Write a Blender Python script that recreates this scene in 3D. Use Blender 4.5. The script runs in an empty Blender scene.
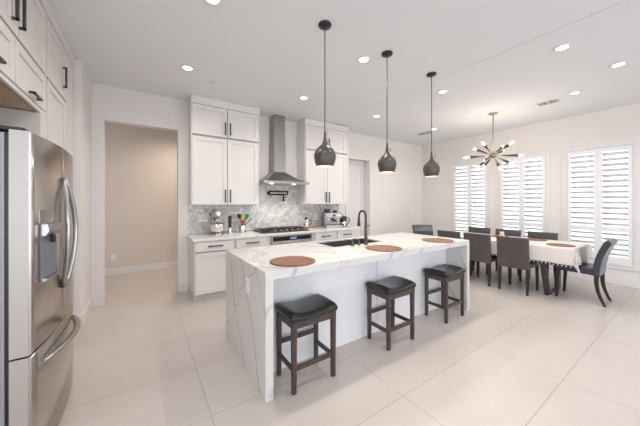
import bpy, math, random
from mathutils import Vector, Matrix
random.seed(7)
C = bpy.context.scene.collection
PI = math.pi

# ------------------------------------------------------------------ camera
F_PX, Y0, CAM_H, YAW = 262.0, 202.0, 1.42, math.radians(55.9)
cam = bpy.data.cameras.new('camera')
cam.sensor_fit = 'HORIZONTAL'; cam.sensor_width = 36.0
cam.lens = F_PX / 640.0 * 36.0
cam.shift_y = (Y0 - 213.0) / 640.0
cam.clip_start = 0.02
co = bpy.data.objects.new('camera', cam); C.objects.link(co)
co.location = (0, 0, CAM_H)
co.rotation_euler = (PI / 2, 0, YAW - PI / 2)
bpy.context.scene.camera = co

# ------------------------------------------------------------------ light
w = bpy.data.worlds.new('sky'); bpy.context.scene.world = w; w.use_nodes = True
bg = w.node_tree.nodes['Background']
bg.inputs[0].default_value = (0.90, 0.935, 1.0, 1); bg.inputs[1].default_value = 1.5
vs = bpy.context.scene.view_settings
vs.view_transform = 'Standard'; vs.look = 'None'; vs.gamma = 1.0; vs.use_curve_mapping = False
vs.exposure = .93
DOWNLIGHT_W = 22.0
CEIL = 3.03

# ------------------------------------------------------------------ materials
def mat(name, col, rough=0.5, metal=0.0, spec=0.5, emit=None, estr=0.0, noise=0.0, nscale=8.0, bump=0.0, bscale=200.0, coat=0.0, stretch=(1, 1, 1)):
    m = bpy.data.materials.new(name); m.use_nodes = True
    nt = m.node_tree; b = nt.nodes['Principled BSDF']
    b.inputs['Base Color'].default_value = (*col, 1)
    b.inputs['Roughness'].default_value = rough; b.inputs['Metallic'].default_value = metal
    b.inputs['Specular IOR Level'].default_value = spec
    b.inputs['Coat Weight'].default_value = coat
    if emit:
        b.inputs['Emission Color'].default_value = (*emit, 1); b.inputs['Emission Strength'].default_value = estr
    g = nt.nodes.new('ShaderNodeNewGeometry')
    mp = nt.nodes.new('ShaderNodeMapping'); mp.inputs['Scale'].default_value = stretch
    nt.links.new(g.outputs['Position'], mp.inputs['Vector'])
    if noise:
        n = nt.nodes.new('ShaderNodeTexNoise'); n.inputs['Scale'].default_value = nscale; n.inputs['Detail'].default_value = 4
        nt.links.new(mp.outputs[0], n.inputs['Vector'])
        r = nt.nodes.new('ShaderNodeMapRange')
        r.inputs[1].default_value = .3; r.inputs[2].default_value = .7; r.inputs[3].default_value = 1 - noise; r.inputs[4].default_value = 1 + noise
        nt.links.new(n.outputs[0], r.inputs[0])
        v = nt.nodes.new('ShaderNodeVectorMath'); v.operation = 'SCALE'; v.inputs[0].default_value = col
        nt.links.new(r.outputs[0], v.inputs['Scale']); nt.links.new(v.outputs[0], b.inputs['Base Color'])
    if bump:
        n2 = nt.nodes.new('ShaderNodeTexNoise'); n2.inputs['Scale'].default_value = bscale; n2.inputs['Detail'].default_value = 2
        nt.links.new(mp.outputs[0], n2.inputs['Vector'])
        bp = nt.nodes.new('ShaderNodeBump'); bp.inputs['Strength'].default_value = bump; bp.inputs['Distance'].default_value = .002
        nt.links.new(n2.outputs[0], bp.inputs['Height']); nt.links.new(bp.outputs[0], b.inputs['Normal'])
    return m

M = {}
M['wall'] = mat('wall_paint', (.78, .748, .725), .85, noise=.012, nscale=1.5, bump=.15, bscale=120)
M['ceiling'] = mat('ceiling_paint', (.79, .81, .84), .9, bump=.15, bscale=150)
M['trim'] = mat('trim_paint', (.76, .745, .735), .45)
M['hall'] = mat('hall_paint', (.69, .62, .565), .85, noise=.012, nscale=1.5)
M['cab'] = mat('cabinet_paint', (.75, .722, .695), .38, noise=.01, nscale=3)
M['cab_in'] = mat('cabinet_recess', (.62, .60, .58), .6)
M['maple'] = mat('maple_underside', (.62, .44, .30), .5, noise=.08, nscale=6, stretch=(8, 1, 1))
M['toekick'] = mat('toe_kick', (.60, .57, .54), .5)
M['island_white'] = mat('island_paint', (.82, .83, .85), .4)
M['steel'] = mat('stainless', (.60, .58, .565), .26, 1.0, noise=.04, nscale=4, stretch=(1, 1, 60))
M['hood_steel'] = mat('hood_stainless', (.36, .345, .335), .30, 1.0, noise=.05, nscale=5, stretch=(40, 40, 1))
M['fridge'] = mat('fridge_stainless', (.50, .45, .41), .18, 1.0, noise=.02, nscale=3, stretch=(1, 60, 1))
M['fridge_side'] = mat('fridge_side_gray', (.33, .33, .36), .45, .3)
M['fridge_edge'] = mat('fridge_door_edge', (.46, .435, .41), .38, .5)
M['handle_steel'] = mat('handle_steel', (.42, .42, .43), .22, 1.0)
M['chrome'] = mat('polished_chrome', (.80, .78, .76), .10, 1.0)
M['black'] = mat('black_metal', (.022, .020, .020), .38, .3)
M['pull'] = mat('cabinet_pull_bronze', (.085, .078, .074), .35, .6)
M['bronze'] = mat('dark_bronze', (.055, .048, .048), .35, .6)
M['plastic'] = mat('black_plastic', (.012, .012, .013), .3)
M['gray_plastic'] = mat('gray_plastic', (.16, .17, .20), .35)
M['glass_black'] = mat('black_glass', (.015, .016, .02), .08)
M['display'] = mat('lit_display', (.05, .06, .08), .2, emit=(.35, .5, .8), estr=.35)
M['pendant'] = mat('pendant_glaze', (.080, .070, .067), .36, .3, noise=.15, nscale=14)
M['pendant_in'] = mat('pendant_lining', (.85, .70, .45), .5)
M['bulb'] = mat('bulb_glow', (1, .9, .75), .3, emit=(1, .86, .66), estr=7)
M['lens'] = mat('downlight_lens', (1, 1, 1), .4, emit=(1, .93, .82), estr=5)
M['brass'] = mat('aged_brass', (.42, .35, .25), .3, 1.0)
M['walnut'] = mat('walnut_socket', (.075, .045, .035), .4)
M['stool_wood'] = mat('stool_wood', (.060, .040, .034), .36, noise=.25, nscale=14, stretch=(3, 3, .6))
M['leather'] = mat('black_leather', (.012, .0115, .012), .25, bump=.12, bscale=60, coat=.15, spec=.4)
M['vinyl'] = mat('taupe_vinyl', (.085, .072, .069), .40, noise=.06, nscale=10, bump=.2, bscale=90)
M['chair_leg'] = mat('chair_leg_wood', (.022, .019, .020), .35)
M['blueleather'] = mat('slate_leather', (.045, .052, .065), .24, bump=.25, bscale=90)
M['rustic'] = mat('table_dark_wood', (.060, .048, .044), .5, noise=.3, nscale=8, stretch=(4, 4, .6))
M['mat_brown'] = mat('placemat_tan', (.22, .105, .062), .6, noise=.10, nscale=30, bump=.3, bscale=140)
M['mat_red'] = mat('placemat_rust', (.24, .115, .085), .6, noise=.12, nscale=30, bump=.3, bscale=140)
M['mat_edge'] = mat('placemat_edge', (.16, .08, .05), .6)
M['board'] = mat('chopping_board_wood', (.38, .19, .09), .5, noise=.15, nscale=10, stretch=(1, 6, 6))
M['white_plastic'] = mat('white_plastic', (.84, .83, .82), .35)
M['slot'] = mat('slot_gray', (.30, .30, .30), .5)
M['louver'] = mat('louver_white', (.84, .84, .87), .4)
M['green'] = mat('green_silicone', (.10, .38, .12), .45)
M['teal'] = mat('teal_silicone', (.02, .22, .26), .45)
M['yellow'] = mat('yellow_silicone', (.62, .50, .08), .45)
M['red'] = mat('red_silicone', (.28, .06, .05), .45)
M['glassware'] = mat('rose_glass', (.62, .50, .47), .12, spec=.8)
M['white_cer'] = mat('white_ceramic', (.82, .80, .78), .2)
M['vent_dark'] = mat('vent_shadow', (.20, .20, .21), .7)
M['vent'] = mat('vent_metal', (.62, .62, .62), .5)
M['concrete'] = mat('patio_concrete', (.55, .54, .53), .8, noise=.05)
M['sinkm'] = mat('sink_dark_steel', (.10, .105, .105), .4, .5)
M['frosted'] = mat('bean_hopper', (.05, .05, .055), .15)
M['fringe_dark'] = mat('fringe_dark', (.03, .028, .03), .8)
M['cotton'] = mat('cotton_white', (.78, .74, .71), .9)

def nodes_of(m): return m.node_tree, m.node_tree.nodes['Principled BSDF']
def mth(nt, op, a, b=None):
    n = nt.nodes.new('ShaderNodeMath'); n.operation = op
    for i, x in enumerate((a, b)):
        if x is None: continue
        if isinstance(x, (int, float)): n.inputs[i].default_value = x
        else: nt.links.new(x, n.inputs[i])
    return n.outputs[0]
def mixc(nt, f, a, b):
    n = nt.nodes.new('ShaderNodeMix'); n.data_type = 'RGBA'
    for k, x in ((0, f), (6, a), (7, b)):
        if isinstance(x, (int, float)): n.inputs[k].default_value = x
        elif isinstance(x, tuple): n.inputs[k].default_value = (*x, 1)
        else: nt.links.new(x, n.inputs[k])
    return n.outputs[2]
def noise(nt, vec, scale, detail=3, dist=0.0, rough=.5):
    n = nt.nodes.new('ShaderNodeTexNoise'); n.inputs['Scale'].default_value = scale; n.inputs['Detail'].default_value = detail
    n.inputs['Distortion'].default_value = dist; n.inputs['Roughness'].default_value = rough
    nt.links.new(vec, n.inputs['Vector']); return n.outputs[0]
def pos(nt, loc=(0, 0, 0), rot=(0, 0, 0), sc=(1, 1, 1)):
    g = nt.nodes.new('ShaderNodeNewGeometry'); mp = nt.nodes.new('ShaderNodeMapping')
    mp.inputs['Location'].default_value = loc; mp.inputs['Rotation'].default_value = rot; mp.inputs['Scale'].default_value = sc
    nt.links.new(g.outputs['Position'], mp.inputs['Vector']); return mp.outputs[0]
def smooth(nt, x, a, b, lo=0.0, hi=1.0):
    r = nt.nodes.new('ShaderNodeMapRange'); r.interpolation_type = 'SMOOTHSTEP'
    nt.links.new(x, r.inputs[0]); r.inputs[1].default_value = a; r.inputs[2].default_value = b
    r.inputs[3].default_value = lo; r.inputs[4].default_value = hi; return r.outputs[0]

def marble(name, base, vein, d, period, vwidth=.02, wob=.35, strength=.75, rough=.16, off=0.0):
    """long wandering veins: level lines of a plane coordinate pushed about by noise"""
    m = mat(name, base, rough); nt, b = nodes_of(m)
    p = pos(nt)
    def band(dv, per, w_, sc, wb, o):
        dp_ = nt.nodes.new('ShaderNodeVectorMath'); dp_.operation = 'DOT_PRODUCT'; nt.links.new(p, dp_.inputs[0]); dp_.inputs[1].default_value = dv
        s1 = mth(nt, 'ADD', dp_.outputs['Value'], mth(nt, 'MULTIPLY', noise(nt, p, sc, 3, .3, .45), wb))
        fr = mth(nt, 'FRACT', mth(nt, 'ADD', mth(nt, 'DIVIDE', s1, per), o))
        return smooth(nt, mth(nt, 'ABSOLUTE', mth(nt, 'SUBTRACT', fr, .5)), 0, w_, 1, 0)
    v1 = band(d, period, vwidth, 1.5, wob, off)
    v2 = band((d[1] * .8, -d[0] * .6, d[2] * 1.1), period * 1.7, vwidth * .45, 2.0, wob * 1.2, off + .3)
    gate = smooth(nt, noise(nt, p, 1.7, 1), .38, .6, .25, 1)
    cl = smooth(nt, noise(nt, p, 1.6, 3), .35, .75, 0, .2)
    f = mth(nt, 'MAXIMUM', mth(nt, 'MULTIPLY', v1, gate), mth(nt, 'MULTIPLY', v2, .5))
    c = mixc(nt, cl, base, tuple(x * .92 for x in base))
    c = mixc(nt, mth(nt, 'MULTIPLY', f, strength), c, vein)
    nt.links.new(c, b.inputs['Base Color']); return m
M['quartz'] = marble('veined_quartz', (.66, .645, .635), (.33, .305, .285), (.62, .85, -.42), .34, .065, .36)
M['quartz_counter'] = marble('counter_quartz', (.78, .76, .735), (.50, .45, .40), (.8, .5, -.3), .5, .03, .5, .6)

def floor_mat():
    m = mat('porcelain_tile', (.68, .63, .60), .3); nt, b = nodes_of(m)
    p = pos(nt, (-.378, -.045, 0))
    br = nt.nodes.new('ShaderNodeTexBrick'); br.offset = 0; br.squash = 1
    br.inputs['Scale'].default_value = 1; br.inputs['Mortar Size'].default_value = .0026; br.inputs['Mortar Smooth'].default_value = .1
    br.inputs['Brick Width'].default_value = 1.2; br.inputs['Row Height'].default_value = .6; br.inputs['Bias'].default_value = 0
    br.inputs['Color1'].default_value = (.575, .520, .485, 1); br.inputs['Color2'].default_value = (.550, .496, .462, 1); br.inputs['Mortar'].default_value = (.36, .33, .31, 1)
    nt.links.new(p, br.inputs['Vector'])
    n1 = noise(nt, pos(nt, sc=(1, 2.0, 1)), 1.1, 4, .2, .5); n2 = noise(nt, p, 9, 4, .3)
    k = mth(nt, 'ADD', smooth(nt, n1, .25, .75, .95, 1.04), smooth(nt, n2, .3, .7, -.012, .012))
    v = nt.nodes.new('ShaderNodeVectorMath'); v.operation = 'SCALE'
    nt.links.new(br.outputs[0], v.inputs[0]); nt.links.new(k, v.inputs['Scale']); nt.links.new(v.outputs[0], b.inputs['Base Color'])
    nt.links.new(smooth(nt, n1, .2, .8, .30, .36), b.inputs['Roughness'])
    bp = nt.nodes.new('ShaderNodeBump'); bp.invert = True; bp.inputs['Strength'].default_value = .4; bp.inputs['Distance'].default_value = .002
    nt.links.new(br.outputs[1], bp.inputs['Height']); nt.links.new(bp.outputs[0], b.inputs['Normal'])
    return m
M['floor'] = floor_mat()

def hex_mat():
    m = mat('hexagon_marble_tile', (.7, .7, .7), .2); nt, b = nodes_of(m)
    g = nt.nodes.new('ShaderNodeNewGeometry')
    n1 = noise(nt, pos(nt), 9, 4, 1.0)
    a = mixc(nt, g.outputs['Random Per Island'], (.84, .82, .80), (.56, .54, .52))
    c = mixc(nt, smooth(nt, n1, .5, .7, 0, .35), a, (.46, .445, .43))
    nt.links.new(c, b.inputs['Base Color']); return m
M['hex'] = hex_mat()
M['grout'] = mat('backsplash_grout', (.42, .41, .40), .8)

def cloth_mat():
    m = mat('tablecloth_linen', (.74, .69, .65), .9, bump=.3, bscale=300); nt, b = nodes_of(m)
    # faded grey print towards the near end of the cloth and small motifs on top
    p = pos(nt)
    n = smooth(nt, noise(nt, p, 16, 3, 1.5), .47, .53)
    sp = nt.nodes.new('ShaderNodeSeparateXYZ'); nt.links.new(p, sp.inputs[0])
    endm = smooth(nt, sp.outputs[1], 1.030, 1.040, 1, 0)
    lo = smooth(nt, mth(nt, 'ABSOLUTE', mth(nt, 'SUBTRACT', sp.outputs[0], 5.1)), .2, .4, 1, 0)
    f = mth(nt, 'MULTIPLY', mth(nt, 'MULTIPLY', n, endm), lo)
    c = mixc(nt, mth(nt, 'MULTIPLY', f, .75), (.74, .69, .65), (.33, .34, .37))
    nt.links.new(c, b.inputs['Base Color']); return m
M['cloth'] = cloth_mat()

def pane_mat():
    m = bpy.data.materials.new('window_glass'); m.use_nodes = True; nt = m.node_tree
    nt.nodes.clear(); o = nt.nodes.new('ShaderNodeOutputMaterial'); mx = nt.nodes.new('ShaderNodeMixShader')
    t = nt.nodes.new('ShaderNodeBsdfTransparent'); t.inputs[0].default_value = (.95, .98, .97, 1)
    g = nt.nodes.new('ShaderNodeBsdfGlossy'); g.inputs['Roughness'].default_value = .02
    fr = nt.nodes.new('ShaderNodeFresnel'); fr.inputs[0].default_value = 1.45
    nt.links.new(fr.outputs[0], mx.inputs[0]); nt.links.new(t.outputs[0], mx.inputs[1]); nt.links.new(g.outputs[0], mx.inputs[2])
    nt.links.new(mx.outputs[0], o.inputs[0]); return m
M['pane'] = pane_mat()

# ------------------------------------------------------------------ mesh builder
def wloc(o):
    v = Vector((0, 0, 0))
    while o: v = v + Vector(o.location); o = o.parent
    return v
class MB:
    def __init__(s, mtx=None): s.v = []; s.f = []; s.s = []; s.M = mtx or Matrix()
    def add(s, vs, fs, sm=False):
        n = len(s.v); s.v += [s.M @ Vector(p) for p in vs]; s.f += [tuple(i + n for i in f) for f in fs]; s.s += [sm] * len(fs); return s
    def box(s, x0, x1, y0, y1, z0, z1):
        x0, x1 = sorted((x0, x1)); y0, y1 = sorted((y0, y1)); z0, z1 = sorted((z0, z1))
        return s.add([(x0, y0, z0), (x1, y0, z0), (x1, y1, z0), (x0, y1, z0), (x0, y0, z1), (x1, y0, z1), (x1, y1, z1), (x0, y1, z1)],
                     [(0, 3, 2, 1), (4, 5, 6, 7), (0, 1, 5, 4), (1, 2, 6, 5), (2, 3, 7, 6), (3, 0, 4, 7)])
    def loft(s, rings, sm=True, caps=True, closed=False):
        n = len(rings[0]); vs = [p for r in rings for p in r]; fs = []
        m = len(rings)
        for i in range(m if closed else m - 1):
            j = (i + 1) % m
            for k in range(n): fs.append((i * n + k, i * n + (k + 1) % n, j * n + (k + 1) % n, j * n + k))
        base = len(s.v); s.add(vs, fs, sm)
        if caps and not closed:
            n0 = base; s.f += [tuple(n0 + k for k in reversed(range(n))), tuple(n0 + (m - 1) * n + k for k in range(n))]; s.s += [False, False]
        return s
    def lathe(s, prof, cx=0, cy=0, n=24, sm=True, caps=True, sx=1, sy=1):
        return s.loft([[(cx + r * sx * math.cos(2 * PI * k / n), cy + r * sy * math.sin(2 * PI * k / n), z) for k in range(n)] for r, z in prof], sm, caps)
    def tube(s, pts, r, n=10, sm=True, flat=None):
        pts = [Vector(p) for p in pts]; rings = []; up = None
        for i, p in enumerate(pts):
            t = (pts[min(i + 1, len(pts) - 1)] - pts[max(i - 1, 0)]).normalized()
            if up is None:
                up = Vector((0, 0, 1)) if abs(t.z) < .9 else Vector((0, 1, 0))
            a = t.cross(up).normalized(); b2 = a.cross(t).normalized(); up = b2
            rr = r[i] if isinstance(r, (list, tuple)) else r
            fa, fb = flat or (1, 1)
            rings.append([p + a * rr * fa * math.cos(2 * PI * k / n) + b2 * rr * fb * math.sin(2 * PI * k / n) for k in range(n)])
        return s.loft(rings, sm)
    def beam(s, a, b, wx, wy, up=(0, 0, 1)):
        """square-section bar from a to b"""
        a = Vector(a); b = Vector(b); t = (b - a).normalized(); u = Vector(up)
        if abs(t.dot(u)) > .95: u = Vector((0, 1, 0))
        x = t.cross(u).normalized(); y = x.cross(t).normalized(); r = []
        for p in (a, b): r.append([p + x * wx / 2 * i + y * wy / 2 * j for i, j in ((-1, -1), (1, -1), (1, 1), (-1, 1))])
        return s.loft(r, False)
    def build(s, name, m, parent=None, bevel=0, seg=2, sub=0, loc=None):
        if parent is not None: off = wloc(parent)
        elif loc is not None: off = Vector(loc)
        else:
            xs = [p.x for p in s.v]; ys = [p.y for p in s.v]; zs = [p.z for p in s.v]
            off = Vector(((min(xs) + max(xs)) / 2, (min(ys) + max(ys)) / 2, min(zs)))
        me = bpy.data.meshes.new(name); me.from_pydata([p - off for p in s.v], [], s.f); me.update()
        me.polygons.foreach_set('use_smooth', s.s); me.materials.append(M[m] if isinstance(m, str) else m)
        o = bpy.data.objects.new(name, me); C.objects.link(o)
        if parent is not None: o.parent = parent
        else: o.location = off
        if bevel:
            b = o.modifiers.new('bevel', 'BEVEL'); b.width = bevel; b.segments = seg; b.limit_method = 'ANGLE'; b.angle_limit = math.radians(40)
        if sub:
            q = o.modifiers.new('sub', 'SUBSURF'); q.levels = sub; q.render_levels = sub
        return o

def thing(name, label, cat, loc=(0, 0, 0), group=None):
    o = bpy.data.objects.new(name, None); C.objects.link(o); o.location = loc; o.empty_display_size = .1
    o['label'] = label; o['category'] = cat
    if group: o['group'] = group
    return o
def tag(o, label, cat, group=None):
    o['label'] = label; o['category'] = cat
    if group: o['group'] = group
    return o
def struct(o): o['kind'] = 'structure'; return o
def kids(o): return [c for c in C.objects if c.parent == o]
def copy_tree(o, parent=None):
    c = o.copy(); C.objects.link(c); c.parent = parent
    for ch in kids(o): copy_tree(ch, c)
    return c
def bx(*a): return MB().box(*a)

# ------------------------------------------------------------------ the room
XL, XR, YB, YN = -1.32, 6.75, 4.65, -5.5          # left recess wall, window wall, kitchen wall, open side behind
struct(MB().box(XL - .15, XR + .15, YN, 6.6, -.12, 0).box(-4.5, XL - .15, YN, 1.0, -.12, 0).build('floor', 'floor', loc=(0, 0, 0)))
struct(MB().box(XL - .15, 3.200, YN, YB + .15, CEIL, CEIL + .15).box(-4.5, XL - .15, YN, 1.0, CEIL, CEIL + .15).build('ceiling_kitchen', 'ceiling', loc=(0, 0, CEIL)))
struct(bx(3.18, 3.25, YN, YB + .15, CEIL + .151, CEIL + .17).build('joint_light_stop', 'trim'))  # strip added above the ceiling joint to stop light leaking through
struct(bx(3.23, XR + .15, YN, YB + .15, CEIL + .012, CEIL + .15).build('ceiling_dining', 'ceiling', loc=(0, 0, CEIL)))
# kitchen wall with hall opening and pantry door opening
OL, OR, OT = -.44, .46, 2.55
DL, DR, DT = 3.93, 4.61, 2.43
wb = MB(); wt = YB + .15
wb.box(XL - .15, OL, YB, wt, 0, CEIL + .05); wb.box(OL, OR, YB, wt, OT, CEIL + .05); wb.box(OR, DL, YB, wt, 0, CEIL + .05)
wb.box(DL, DR, YB, wt, DT, CEIL + .05); wb.box(DR, XR + .15, YB, wt, 0, CEIL + .05)
struct(wb.build('wall_back', 'wall', loc=(0, YB, 0)))
# left walls: recess behind the tall cabinets, then the proud wall next to the hall
wl = MB(); wl.box(XL - .15, XL, .9, 3.97, 0, CEIL + .05)
struct(wl.build('wall_left', 'wall', loc=(XL, 0, 0)))
struct(bx(XL - .15, -.575, 3.975, YB, 0, CEIL + .02).build('wall_left_return', 'wall', loc=(-.575, 4.3, 0)))
# window wall with three openings
WIN = [(3.74, 2.89), (2.655, 1.805), (1.525, .66)]
WZ0, WZ1 = .33, 2.40
ww = MB(); ys = [YB + .15]
for a, b in WIN: ys += [a, b]
ys.append(YN)
for i in range(0, len(ys), 2): ww.box(XR, XR + .15, ys[i + 1], ys[i], 0, CEIL + .05)
for a, b in WIN: ww.box(XR, XR + .15, b, a, 0, WZ0); ww.box(XR, XR + .15, b, a, WZ1, CEIL + .05)
struct(ww.build('wall_right', 'wall', loc=(XR, 0, 0)))
# hall beyond the opening
hw = MB(); hw.box(-1.9, 2.2, 6.45, 6.6, 0, 3.03); hw.box(-2.05, -1.9, wt, 6.6, 0, 3.03); hw.box(2.2, 2.35, wt, 6.6, 0, 3.03)
struct(hw.build('wall_hall', 'hall', loc=(0, 6.45, 0)))
struct(bx(-2.05, 2.35, wt, 6.6, 3.03, 3.15).build('ceiling_hall', 'ceiling', loc=(0, 5.5, 3.03)))
struct(bx(-2.05, XL - .15, wt - .01, 6.6, -.12, 0).build('floor_hall', 'floor', loc=(-1.7, 5.5, 0)))
# baseboards
def baseboard(name, *segs):
    b = MB()
    for x0, x1, y0, y1 in segs: b.box(x0, x1, y0, y1, 0, .135)
    return struct(b.build(name, 'trim', bevel=.004))
baseboard('baseboard_back', (-.575, OL, YB - .015, YB), (OR, .60, YB - .015, YB), (DR + .1, XR, YB - .015, YB), (3.69, DL - .1, YB - .015, YB))
baseboard('baseboard_left', (-.575, -.560, 3.96, YB - .015), (-.64, -.575, 3.96, 3.975))
baseboard('baseboard_right', (XR - .015, XR, YN, YB - .015))
baseboard('baseboard_hall', (-1.9, 2.2, 6.435, 6.45))
baseboard('baseboard_opening', (OL, OL + .012, YB, wt), (OR - .012, OR, YB, wt))
# pantry door in its deep opening
dr = MB(); 
dr.box(DL - .03, DL, wt, wt + .12, 0, DT + .03); dr.box(DR, DR + .03, wt, wt + .12, 0, DT + .03); dr.box(DL, DR, wt, wt + .12, DT, DT + .03)
struct(dr.build('trim_1', 'trim'))
cs = MB(); c_ = .085
cs.box(DL - c_, DL, YB - .018, YB, 0, DT + c_); cs.box(DR, DR + c_, YB - .018, YB, 0, DT + c_); cs.box(DL, DR, YB - .018, YB, DT, DT + c_)
struct(cs.build('trim_2', 'trim', bevel=.004))

def face_mtx(origin, facing):
    """local x = along the width, y = up, z = out of the face"""
    if facing == '-y': c = ((1, 0, 0), (0, 0, 1), (0, -1, 0))
    else: c = ((0, 1, 0), (0, 0, 1), (1, 0, 0))
    m = Matrix.Identity(4)
    for j, col in enumerate(c):
        for i in range(3): m[i][j] = col[i]
    m.translation = Vector(origin); return m
def carcass(x0, x1, yf, yb, z0, z1, d=.035, facing='-y'):
    """cabinet box whose middle stands back from the doors, so the gaps between doors are real gaps"""
    t = .017; m = MB()
    if facing == '-y':
        m.box(x0 + t, x1 - t, yf + d, yb, z0 + t, z1 - t)
        m.box(x0, x0 + t, yf, yb, z0, z1).box(x1 - t, x1, yf, yb, z0, z1).box(x0 + t, x1 - t, yf, yb, z0, z0 + t).box(x0 + t, x1 - t, yf, yb, z1 - t, z1)
    else:      # yf, yb are the x of the face and of the back; x0, x1 run along y
        m.box(yb, yf - d, x0 + t, x1 - t, z0 + t, z1 - t)
        m.box(yb, yf, x0, x0 + t, z0, z1).box(yb, yf, x1 - t, x1, z0, z1).box(yb, yf, x0 + t, x1 - t, z0, z0 + t).box(yb, yf, x0 + t, x1 - t, z1 - t, z1)
    return m
def shaker(mb, u0, u1, v0, v1, rail=.062, t=.02, rec=.010):
    mb.box(u0, u0 + rail, v0, v1, 0, t); mb.box(u1 - rail, u1, v0, v1, 0, t)
    mb.box(u0 + rail, u1 - rail, v0, v0 + rail, 0, t); mb.box(u0 + rail, u1 - rail, v1 - rail, v1, 0, t)
    mb.box(u0 + rail, u1 - rail, v0 + rail, v1 - rail, 0, t - rec); return mb
def add_handle(parent, mtx, u, v, length, vertical=True, r=.0078, t=.02, stand=.032, m='pull'):
    h = MB(mtx); L = length / 2
    a = (lambda k, d: (u, v + k, d)) if vertical else (lambda k, d: (u + k, v, d))
    def cub(k0, k1, d0, d1):
        if vertical: h.box(u - r, u + r, v + k0, v + k1, d0, d1)
        else: h.box(u + k0, u + k1, v - r, v + r, d0, d1)
    cub(-L, L, t + stand - 2 * r, t + stand); cub(-L, -L + 2 * r, t, t + stand); cub(L - 2 * r, L, t, t + stand)
    return h.build('handle', m, parent, bevel=.0015, seg=1)
def add_door(cab, mtx, u0, u1, v0, v1, hnd=None, name='door', m='cab', g=.005, rail=.062):
    d = MB(mtx)
    if name == 'drawer': d.box(u0 + g, u1 - g, v0 + g, v1 - g, 0, .02)
    else: shaker(d, u0 + g, u1 - g, v0 + g, v1 - g, rail)
    o = d.build(name, m, cab, bevel=.0015, seg=1)
    if hnd: add_handle(o, mtx, *hnd)
    return o

d3 = bpy.data.objects.new('door_1', None); C.objects.link(d3); d3.location = (DL, wt + .03, 0); struct(d3)
mt = face_mtx((0, wt + .06, 0), '-y')
dd = MB(mt); shaker(dd, DL + .004, DR - .004, .01, .98, .11, .035, .012); shaker(dd, DL + .004, DR - .004, .98, DT - .004, .11, .035, .012)
dd.build('door_leaf', 'trim', d3, bevel=.003)
MB(mt).box(DL + .05, DL + .10, .93, 1.03, .035, .042).box(DL + .06, DL + .19, .975, .99, .055, .07).box(DL + .065, DL + .08, .97, .995, .04, .06).build('door_handle', 'black', d3, bevel=.002)

# windows with plantation shutters
def shutter(parent, ya, yb):
    """louvered panel between ya and yb (ya > yb) set in the window opening"""
    x0, x1 = XR - .022, XR + .008; st = .05
    f = MB(); f.box(x0, x1, yb, yb + st, WZ0 + .03, WZ1 - .03); f.box(x0, x1, ya - st, ya, WZ0 + .03, WZ1 - .03)
    for z0, z1 in ((WZ0 + .03, .475), (.905, .985), (2.305, WZ1 - .03)): f.box(x0, x1, yb + st, ya - st, z0, z1)
    p = f.build('shutter_panel', 'louver', parent, bevel=.003, seg=1)
    l = MB(); th = math.radians(32); cx = XR - .005
    for z0, z1, n in ((.475, .905, 5), (.985, 2.305, 14)):
        for i in range(n):
            zc = z0 + (i + .5) * (z1 - z0) / n; ring = []
            for k in range(10):
                a = 2 * PI * k / 10; px, pz = .043 * math.cos(a), .0060 * math.sin(a)
                ring.append((px * math.cos(th) - pz * math.sin(th), -px * math.sin(th) + pz * math.cos(th) * 1))
            l.loft([[(cx + q[0], y, zc + q[1]) for q in ring] for y in (yb + st + .002, ya - st - .002)])
    l.build('louvers', 'louver', p)
for i, (ya, yb) in enumerate(WIN):
    wd = bpy.data.objects.new('window_%d' % (i + 1), None); C.objects.link(wd); wd.location = (XR, (ya + yb) / 2, WZ0); struct(wd)
    c = MB(); q = .055
    for a, b_, z0, z1 in ((yb - q, yb, WZ0 - q, WZ1 + q), (ya, ya + q, WZ0 - q, WZ1 + q), (yb, ya, WZ0 - q, WZ0), (yb, ya, WZ1, WZ1 + q)):
        c.box(XR - .022, XR, a, b_, z0, z1)
    c.build('window_casing', 'trim', wd, bevel=.004)
    f = MB(); e = .025
    for a, b_, z0, z1 in ((yb, yb + e, WZ0, WZ1), (ya - e, ya, WZ0, WZ1), (yb + e, ya - e, WZ0, WZ0 + e), (yb + e, ya - e, WZ1 - e, WZ1)):
        f.box(XR - .03, XR + .10, a, b_, z0, z1)
    f.build('window_frame', 'trim', wd, bevel=.003, seg=1)
    mid = (ya + yb) / 2 
    shutter(wd, ya - e - .003, mid + .002); shutter(wd, mid - .002, yb + e + .003)
    bx(XR + .105, XR + .109, yb + .002, ya - .002, WZ0 + .002, WZ1 - .002).build('window_pane', 'pane', wd)
struct(bx(XR + .15, 16, -6, 10, -.25, -.13).build('ground', 'concrete', loc=(11, 2, -.13)))

# ------------------------------------------------------------------ tall cabinets on the left
CX = -.64                                     # cabinet front plane (door backs sit here minus 2 cm)
ML = face_mtx((CX - .02, 0, 0), '+x')
fc = thing('fridge_surround_cabinet', 'white wall cabinet bridging above the steel refrigerator', 'cabinet', (-1.0, 2.35, 2.10))
carcass(1.72, 2.985, CX - .021, XL + .005, 2.115, 2.995, facing='+x').build('body', 'cab', fc)
bx(XL + .01, CX - .03, 1.94, 2.83, 2.103, 2.114).build('underside', 'maple', fc)
MB().box(CX - .02, CX, 1.72, 2.985, 2.10, 2.128).build('bottom_rail', 'cab', fc, bevel=.002, seg=1)
YS = 2.355
for a, b_, hy in ((1.72, YS, YS - .055), (YS, 2.975, YS + .055)):
    add_door(fc, ML, a, b_, 2.435, 2.925, (hy, 2.615, .23, True))
    add_door(fc, ML, a, b_, 2.135, 2.425, ((a + b_) / 2, 2.170, .17, False))
MB().box(CX - .02, CX + .012, 1.72, 3.965, 2.93, 3.028).build('crown_molding', 'cab', fc, bevel=.006)
pn = MB(); pn.box(XL + .005, CX, 2.835, 2.985, 0, 2.10); pn.box(XL + .005, CX - .03, 1.79, 1.865, 0, 2.10)
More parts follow.
